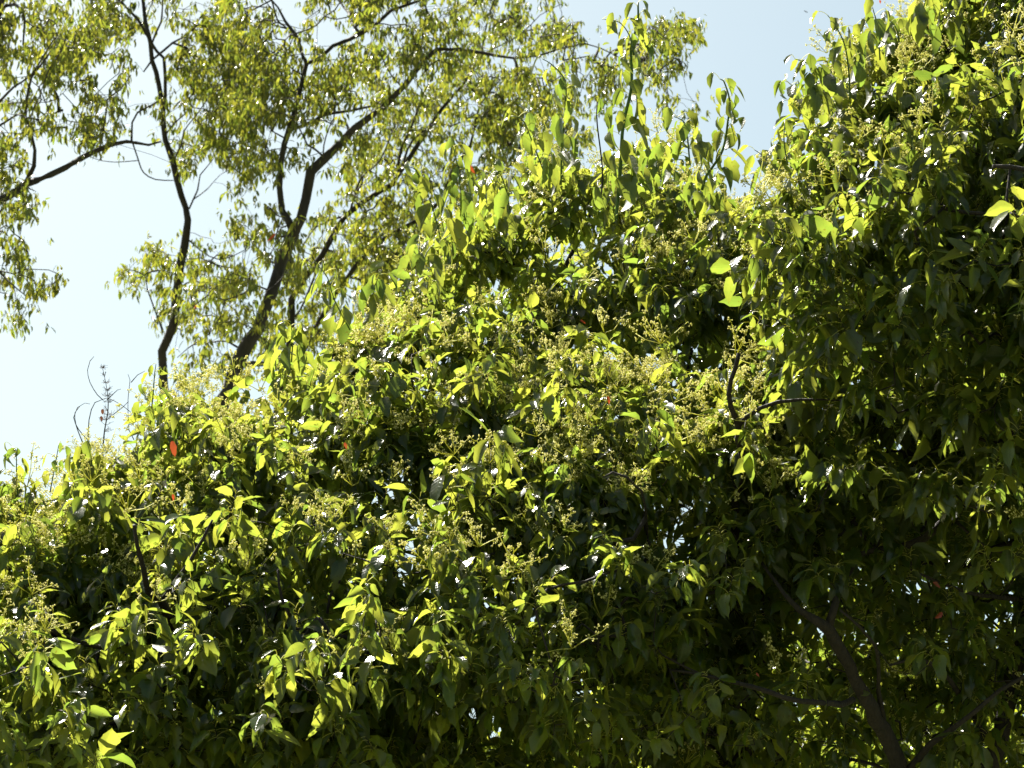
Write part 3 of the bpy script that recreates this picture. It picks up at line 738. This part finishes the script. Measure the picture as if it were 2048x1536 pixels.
LR = [
 [(1990, 3600, 11.2, 44), (1930, 2400, 11.25, 34), (1860, 1800, 11.25, 24), (1800, 1600, 11.2, 19), (1790, 1520, 11.15, 17), (1765, 1460, 11.1, 16), (1735, 1395, 11.0, 14), (1710, 1355, 10.95, 12.5), (1685, 1310, 10.9, 12), (1655, 1258, 10.85, 12), (1630, 1242, 10.8, 9), (1600, 1222, 10.8, 6), (1570, 1190, 10.85, 4), (1520, 1120, 11.0, 3)],
 [(1655, 1258, 10.85, 9), (1666, 1220, 10.85, 8), (1676, 1185, 10.9, 7), (1720, 1110, 11.0, 6.5), (1790, 1095, 11.0, 7), (1850, 1075, 11.0, 8), (1900, 1030, 11.05, 8.5), (1940, 1000, 11.1, 8), (1985, 950, 11.1, 6), (2030, 860, 11.15, 5), (2080, 760, 11.2, 4)],
 [(1705, 1400, 10.95, 7), (1680, 1408, 10.8, 6), (1630, 1405, 10.7, 5.4), (1570, 1395, 10.65, 5), (1510, 1375, 10.7, 4.6), (1450, 1360, 10.7, 4), (1400, 1348, 10.7, 3.2), (1340, 1340, 10.75, 2.2)],
 [(1765, 1440, 11.1, 7), (1757, 1380, 11.0, 4.2), (1757, 1330, 10.9, 3.8), (1750, 1290, 10.8, 3.4), (1720, 1255, 10.75, 3), (1680, 1220, 10.7, 2.4)],
 [(1860, 1800, 11.3, 22), (1990, 1500, 11.4, 18), (2060, 1200, 11.5, 15), (2100, 900, 11.5, 12), (2060, 600, 11.6, 10), (1980, 400, 11.7, 8), (1920, 220, 11.7, 5), (1880, 100, 11.7, 3)],
 [(2060, 600, 11.6, 8), (1900, 560, 11.3, 6), (1780, 480, 11.3, 5), (1680, 380, 11.4, 4), (1620, 290, 11.5, 2.5)],
 [(2180, 350, 10.4, 6), (2100, 345, 10.1, 5), (2060, 340, 9.9, 4.4), (2020, 335, 9.85, 3.8), (1985, 332, 9.85, 3)],
 [(2100, 900, 11.5, 9), (2200, 600, 11.2, 8), (2180, 350, 10.4, 6), (2150, 100, 10.4, 4), (2080, -60, 10.5, 3)],
 [(1310, 1290, 10.75, 1.4), (1230, 1300, 10.7, 2.4), (1190, 1286, 10.68, 2.7), (1150, 1290, 10.65, 3), (1128, 1305, 10.65, 2.8), (1095, 1330, 10.65, 2.6), (1060, 1345, 10.7, 2.2), (1000, 1370, 10.75, 1.6)],
 [(1400, 1348, 10.7, 2.4), (1325, 1310, 10.75, 1.8), (1310, 1290, 10.75, 1.4)],
 [(1900, 1030, 11.05, 4), (1930, 1060, 10.9, 3), (1980, 1100, 10.9, 2.6), (2048, 1110, 10.9, 2)],
 [(1990, 1500, 11.4, 9), (1900, 1360, 11.2, 5), (1840, 1320, 11.1, 4), (1780, 1330, 11, 2.5)],
 [(2060, 1200, 11.5, 6), (1960, 1190, 11.1, 4), (1880, 1165, 10.95, 3), (1800, 1130, 10.9, 2)],
 [(1800, 1560, 11.2, 10), (1860, 1490, 11.1, 6), (1930, 1440, 11.0, 5), (2000, 1380, 11.0, 4), (2070, 1340, 11.0, 3)],
]
SH_C = [
 dict(p=[(1232, 440, 6), (1240, 340, 6), (1250, 250, 5.5), (1260, 170, 5), (1268, 100, 4.5), (1273, 45, 4), (1276, 5, 3)], n=26, d=11.6, s=1.0),
 dict(p=[(1268, 110, 3), (1258, 70, 2), (1235, 45, 1.6), (1205, 38, 1.3)], n=6, d=11.6, s=.7),
 dict(p=[(1122, 370, 3.2), (1122, 300, 3), (1130, 210, 2.8), (1128, 160, 2.2), (1105, 125, 1.8), (1085, 118, 1.2)], n=13, d=11.8, s=.95),
 dict(p=[(1090, 350, 2.6), (1065, 290, 2.2), (1045, 245, 2), (1020, 232, 1.4)], n=12, d=11.7, s=.8),
 dict(p=[(1404, 380, 5), (1415, 350, 4.5), (1440, 300, 4), (1456, 240, 3.4), (1456, 190, 2.8), (1447, 165, 2.2), (1440, 158, 1.4)], n=17, d=11.5, s=.8),
 dict(p=[(1200, 420, 3), (1198, 340, 2.6), (1196, 250, 2.4), (1194, 204, 2)], n=3, d=11.6, s=.8, m=M_BARK),
 dict(p=[(880, 470, 2.4), (860, 400, 2), (835, 345, 1.8), (815, 335, 1.2)], n=11, d=11.8, s=1.0),
 dict(p=[(930, 440, 2.4), (925, 380, 2), (912, 330, 1.8), (900, 290, 1.4), (893, 285, 1)], n=10, d=11.9, s=.9),
 dict(p=[(700, 660, 2.4), (672, 600, 2), (650, 555, 1.8), (628, 522, 1.2)], n=11, d=11.8, s=.8),
 dict(p=[(1380, 330, 3), (1375, 260, 2.4), (1360, 238, 1.8), (1330, 228, 1.2)], n=10, d=11.6, s=1.0),
 dict(p=[(36, 1010, 2.4), (36, 950, 2), (34, 905, 1.6), (24, 893, 1)], n=9, d=11.7, s=.7),
 dict(p=[(100, 985, 2.2), (112, 920, 1.6), (118, 885, 1)], n=5, d=11.8, s=.7),
 dict(p=[(300, 850, 2.6), (305, 790, 2.2), (310, 745, 1.6), (312, 728, 1)], n=9, d=11.9, s=.6),
 dict(p=[(1020, 420, 2.4), (1010, 370, 2), (990, 325, 1.6)], n=8, d=11.9, s=.9),
]
SH_R = [
 dict(p=[(1700, 200, 3), (1695, 140, 2.6), (1692, 90, 2.2), (1672, 55, 1.8), (1655, 30, 1.2)], n=12, d=10.9, s=.8),
 dict(p=[(1640, 230, 3), (1636, 190, 2.6), (1625, 140, 2), (1605, 120, 1.6), (1590, 118, 1)], n=15, d=11.0, s=.9),
 dict(p=[(1575, 330, 2.6), (1572, 280, 2.2), (1570, 240, 1.4)], n=7, d=11.2, s=.8),
 dict(p=[(1760, 120, 2.6), (1755, 60, 2), (1745, 15, 1.4)], n=7, d=10.9, s=.9),
 dict(p=[(1840, 60, 2.6), (1850, 10, 2), (1856, -20, 1.4)], n=7, d=10.8, s=.9),
]
RED_C = [(343, 882, 11.2, .07, .35), (345, 988, 10.8, .03, .2), (1216, 792, 10.9, .035, .1), (688, 885, 10.9, .03, .5), (1160, 640, 11.6, .03, 1.0), (1760, 0, 13, .02, 0)][:8]
RED_R = [(1866, 1164, 10.5, .04, .9), (1512, 1346, 10.3, .02, .8), (1885, 1225, 10.6, .04, -.9)]

gs = np.random.default_rng(77)
for (x0_, y0_, x1_, y1_, n_, dd_) in ((640, 670, 900, 460, 4, 12.4), (900, 420, 1180, 300, 4, 12.5), (1280, 290, 1440, 400, 3, 12.3), (250, 880, 600, 690, 3, 11.9), (0, 985, 240, 900, 3, 11.7)):
    for k_ in range(n_):
        t_ = gs.random(); x_ = x0_ + (x1_ - x0_) * t_; y_ = y0_ + (y1_ - y0_) * t_ + 25; h_ = gs.uniform(30, 85); b_ = gs.normal() * 22
        SH_C.append(dict(p=[(x_, y_, 2.6), (x_ + b_ * .3, y_ - h_ * .6, 2), (x_ + b_, y_ - h_, 1.2)], n=int(3 + h_ / 11), d=dd_ + gs.normal() * .15, s=gs.uniform(.7, 1.0)))
for (x0_, y0_, x1_, y1_, n_) in ((1530, 380, 1600, 180, 3), (1600, 180, 1860, 20, 4)):
    for k_ in range(n_):
        t_ = gs.random(); x_ = x0_ + (x1_ - x0_) * t_ + 10; y_ = y0_ + (y1_ - y0_) * t_ + 25; h_ = gs.uniform(35, 80); b_ = gs.normal() * 20 - 8
        SH_R.append(dict(p=[(x_, y_, 2.6), (x_ + b_ * .3, y_ - h_ * .6, 2), (x_ + b_, y_ - h_, 1.2)], n=int(3 + h_ / 11), d=11.6 + gs.normal() * .15, s=gs.uniform(.7, 1.0)))

def ground_at(px, d):
    return tuple(np.array((P(px, 768, d)[0], d / math.cos(rad(PITCH)) * 1.0, 0.0)))
gC = (P(760, 768, 12.6)[0], 12.8, 0.0); gR = (P(1990, 768, 11.3)[0], 11.6, 0.0)
near_tree(POLY_C, DC, "broad-leaved flowering tree whose sunlit crown slopes down to the left below the forked trunk", gC, LC, M_LEAF, 21, 520, 7, 1.6, 260, 1600, SH_C, RED_C, fw_c)
near_tree(POLY_R, DR, "taller broad-leaved tree at the right with dark shaded underside and leaning trunk", gR, LR, M_LEAF_R, 22, 400, 7, 1.9, 150, 1150, SH_R, RED_R, fw_r)

# ------------------------------------------------------------------ sunlit tree seen through the gaps
def rear_tree():
    g = np.random.default_rng(5); d = 17.5
    gp = (P(1900, 768, d)[0], 17.6, 0.0)
    e = thing("tree", "sunlit yellow-green tree glimpsed through gaps low behind the shaded tree", "tree", gp)
    pts = np.array([np.array(gp) - (0, 0, .1), P(1880, 2600, d).reshape(3), P(1900, 1900, d).reshape(3), P(1860, 1600, d).reshape(3), P(1840, 1400, d).reshape(3)])
    pts, rr = smooth_path(pts, (0.13, .11, .09, .06, .02), 0.15); a = Acc(); tube(a, pts, rr, 9); a.build("trunk", [M_BARK], e)
    s = Skel(); s.add_path(pts, rr); s.par = np.full(len(s.p), -1)
    n = 1100; x = g.normal(1750, 420, n); y = g.normal(1560, 170, n); k = (y > 1260) ; x, y = x[k], y[k]
    T = P(x, y, d + g.normal(size=len(x)) * 0.7); s.grow(T, step=0.3, rtip=0.003, maxr=0.02)
    a = Acc(); s.mesh_twigs(a, 4); o = a.build("twigs", [M_BARK], e); o["kind"] = "stuff"
    a = Acc(); sprays(a, T, norm(np.array((0, 0, 1.0)) + g.normal(size=T.shape) * .6), 10, np.full(len(T), 1.05), T_LO, 0.09, 0.17, 0.05, 1.0, petioles=False)
    a.build("crown", [M_REAR], e)
rear_tree()

# ------------------------------------------------------------------ bare twiggy sapling on the skyline
def sapling():
    g = np.random.default_rng(9); d = 13.4; wpp = d / FPX
    gp = (P(205, 768, d)[0], 13.6, 0.0)
    e = thing("bare_sapling", "bare feathery sapling of grey twigs rising beside the flowering crown", "sapling", gp)
    def pp(lst): return P([q[0] for q in lst], [q[1] for q in lst], np.full(len(lst), d))
    main = np.vstack([[np.array(gp) - (0, 0, .05)], pp([(205, 1700), (208, 1100), (206, 900), (216, 820), (214, 780), (205, 735)])])
    pts, rr = smooth_path(main, (0.02, .012, .006, .004, .003, .002, .0012), 0.03); a = Acc(); tube(a, pts, rr, 6); a.build("trunk", [M_DEAD], e)
    vis = pts[pts[:, 2] > P(205, 980, d).reshape(3)[2]]
    a = Acc()
    for i in range(110):
        b = vis[g.integers(0, len(vis))]; t = (b[2] - vis[0][2]) / (vis[-1][2] - vis[0][2])
        dd = norm(np.array((g.choice([-1, 1]) * g.uniform(.5, 1), g.normal() * .6, g.uniform(.1, .9)))); L = 0.055 * (1.25 - t) * g.uniform(.4, 1.2)
        q = b + dd * L; m_ = (b + q) / 2 + np.array((0, 0, -.004)); tube(a, np.array([b, m_, q]), (.0013, .0010, .0008), 3)
        for j in range(3):
            o = b * .4 + q * .6 + (q - b) * g.uniform(-.3, .4); tube(a, np.array([o, o + norm(g.normal(size=3) + np.array((0, 0, .4))) * 0.016]), (.0008, .0007), 3)
    o = a.build("twigs", [M_DEAD], e); o["kind"] = "stuff"
    for lst in ([(178, 900), (178, 840), (190, 805), (212, 796), (240, 808), (262, 825)], [(176, 880), (158, 860), (147, 835), (155, 815), (170, 806), (180, 808)],
                [(165, 885), (152, 850), (150, 825), (160, 812)], [(206, 800), (195, 790), (180, 765), (175, 740), (180, 722), (188, 713)],
                [(214, 800), (235, 780), (242, 778)], [(225, 830), (245, 815), (257, 803)], [(268, 880), (258, 860), (256, 800), (260, 760), (256, 748)], [(262, 765), (275, 750), (290, 742)]):
        p_, r_ = smooth_path(pp(lst), np.linspace(1.1, 0.6, len(lst)) * wpp, 0.03); a = Acc(); tube(a, p_, r_, 4); a.build("branch", [M_DEAD], e)
    for x, y in ((204, 818), (202, 832)):
        a = Acc(); put_leaves(a, P([x], [y], [d - .02]), np.array([[0.2, 0, -1.0]]), np.array([[0, -1.0, 0.0]]), np.array([0.03]), T_HI); a.build("dry_leaf", [M_DRY], e)
sapling()

# ------------------------------------------------------------------ insect in the air
def insect():
    p = P(1612, 23, 7.0).reshape(3)
    a = Acc(); u = np.linspace(0, 1, 7); r = np.array((.0003, .0011, .0014, .0010, .0013, .0009, .0002))
    tube(a, p + np.stack([(u - .5) * 0.010, u * 0.002, (u - .5) * -0.004], 1), r, 7)
    e = thing("insect", "tiny dark insect flying in the open sky", "insect", p)
    a.build("body", [M_BARK], e)
    for s_ in (-1, 1):
        b = Acc(); V, A_, q = blade(7, 3, .35, 'lance', 0.02, 0.0, 0.1, 4)
        D = norm(np.array((0.1, s_ * 0.5, 0.8))); N = norm(np.cross(D, np.array((0, 1.0, 0)))); X = np.cross(D, N)
        v = p + np.array((0, .001, .001)) + 0.007 * (V[:, :1] * X + V[:, 1:2] * D + V[:, 2:3] * N)
        b.add(v, q); b.build("wing", [M_DEAD], e)
insect()
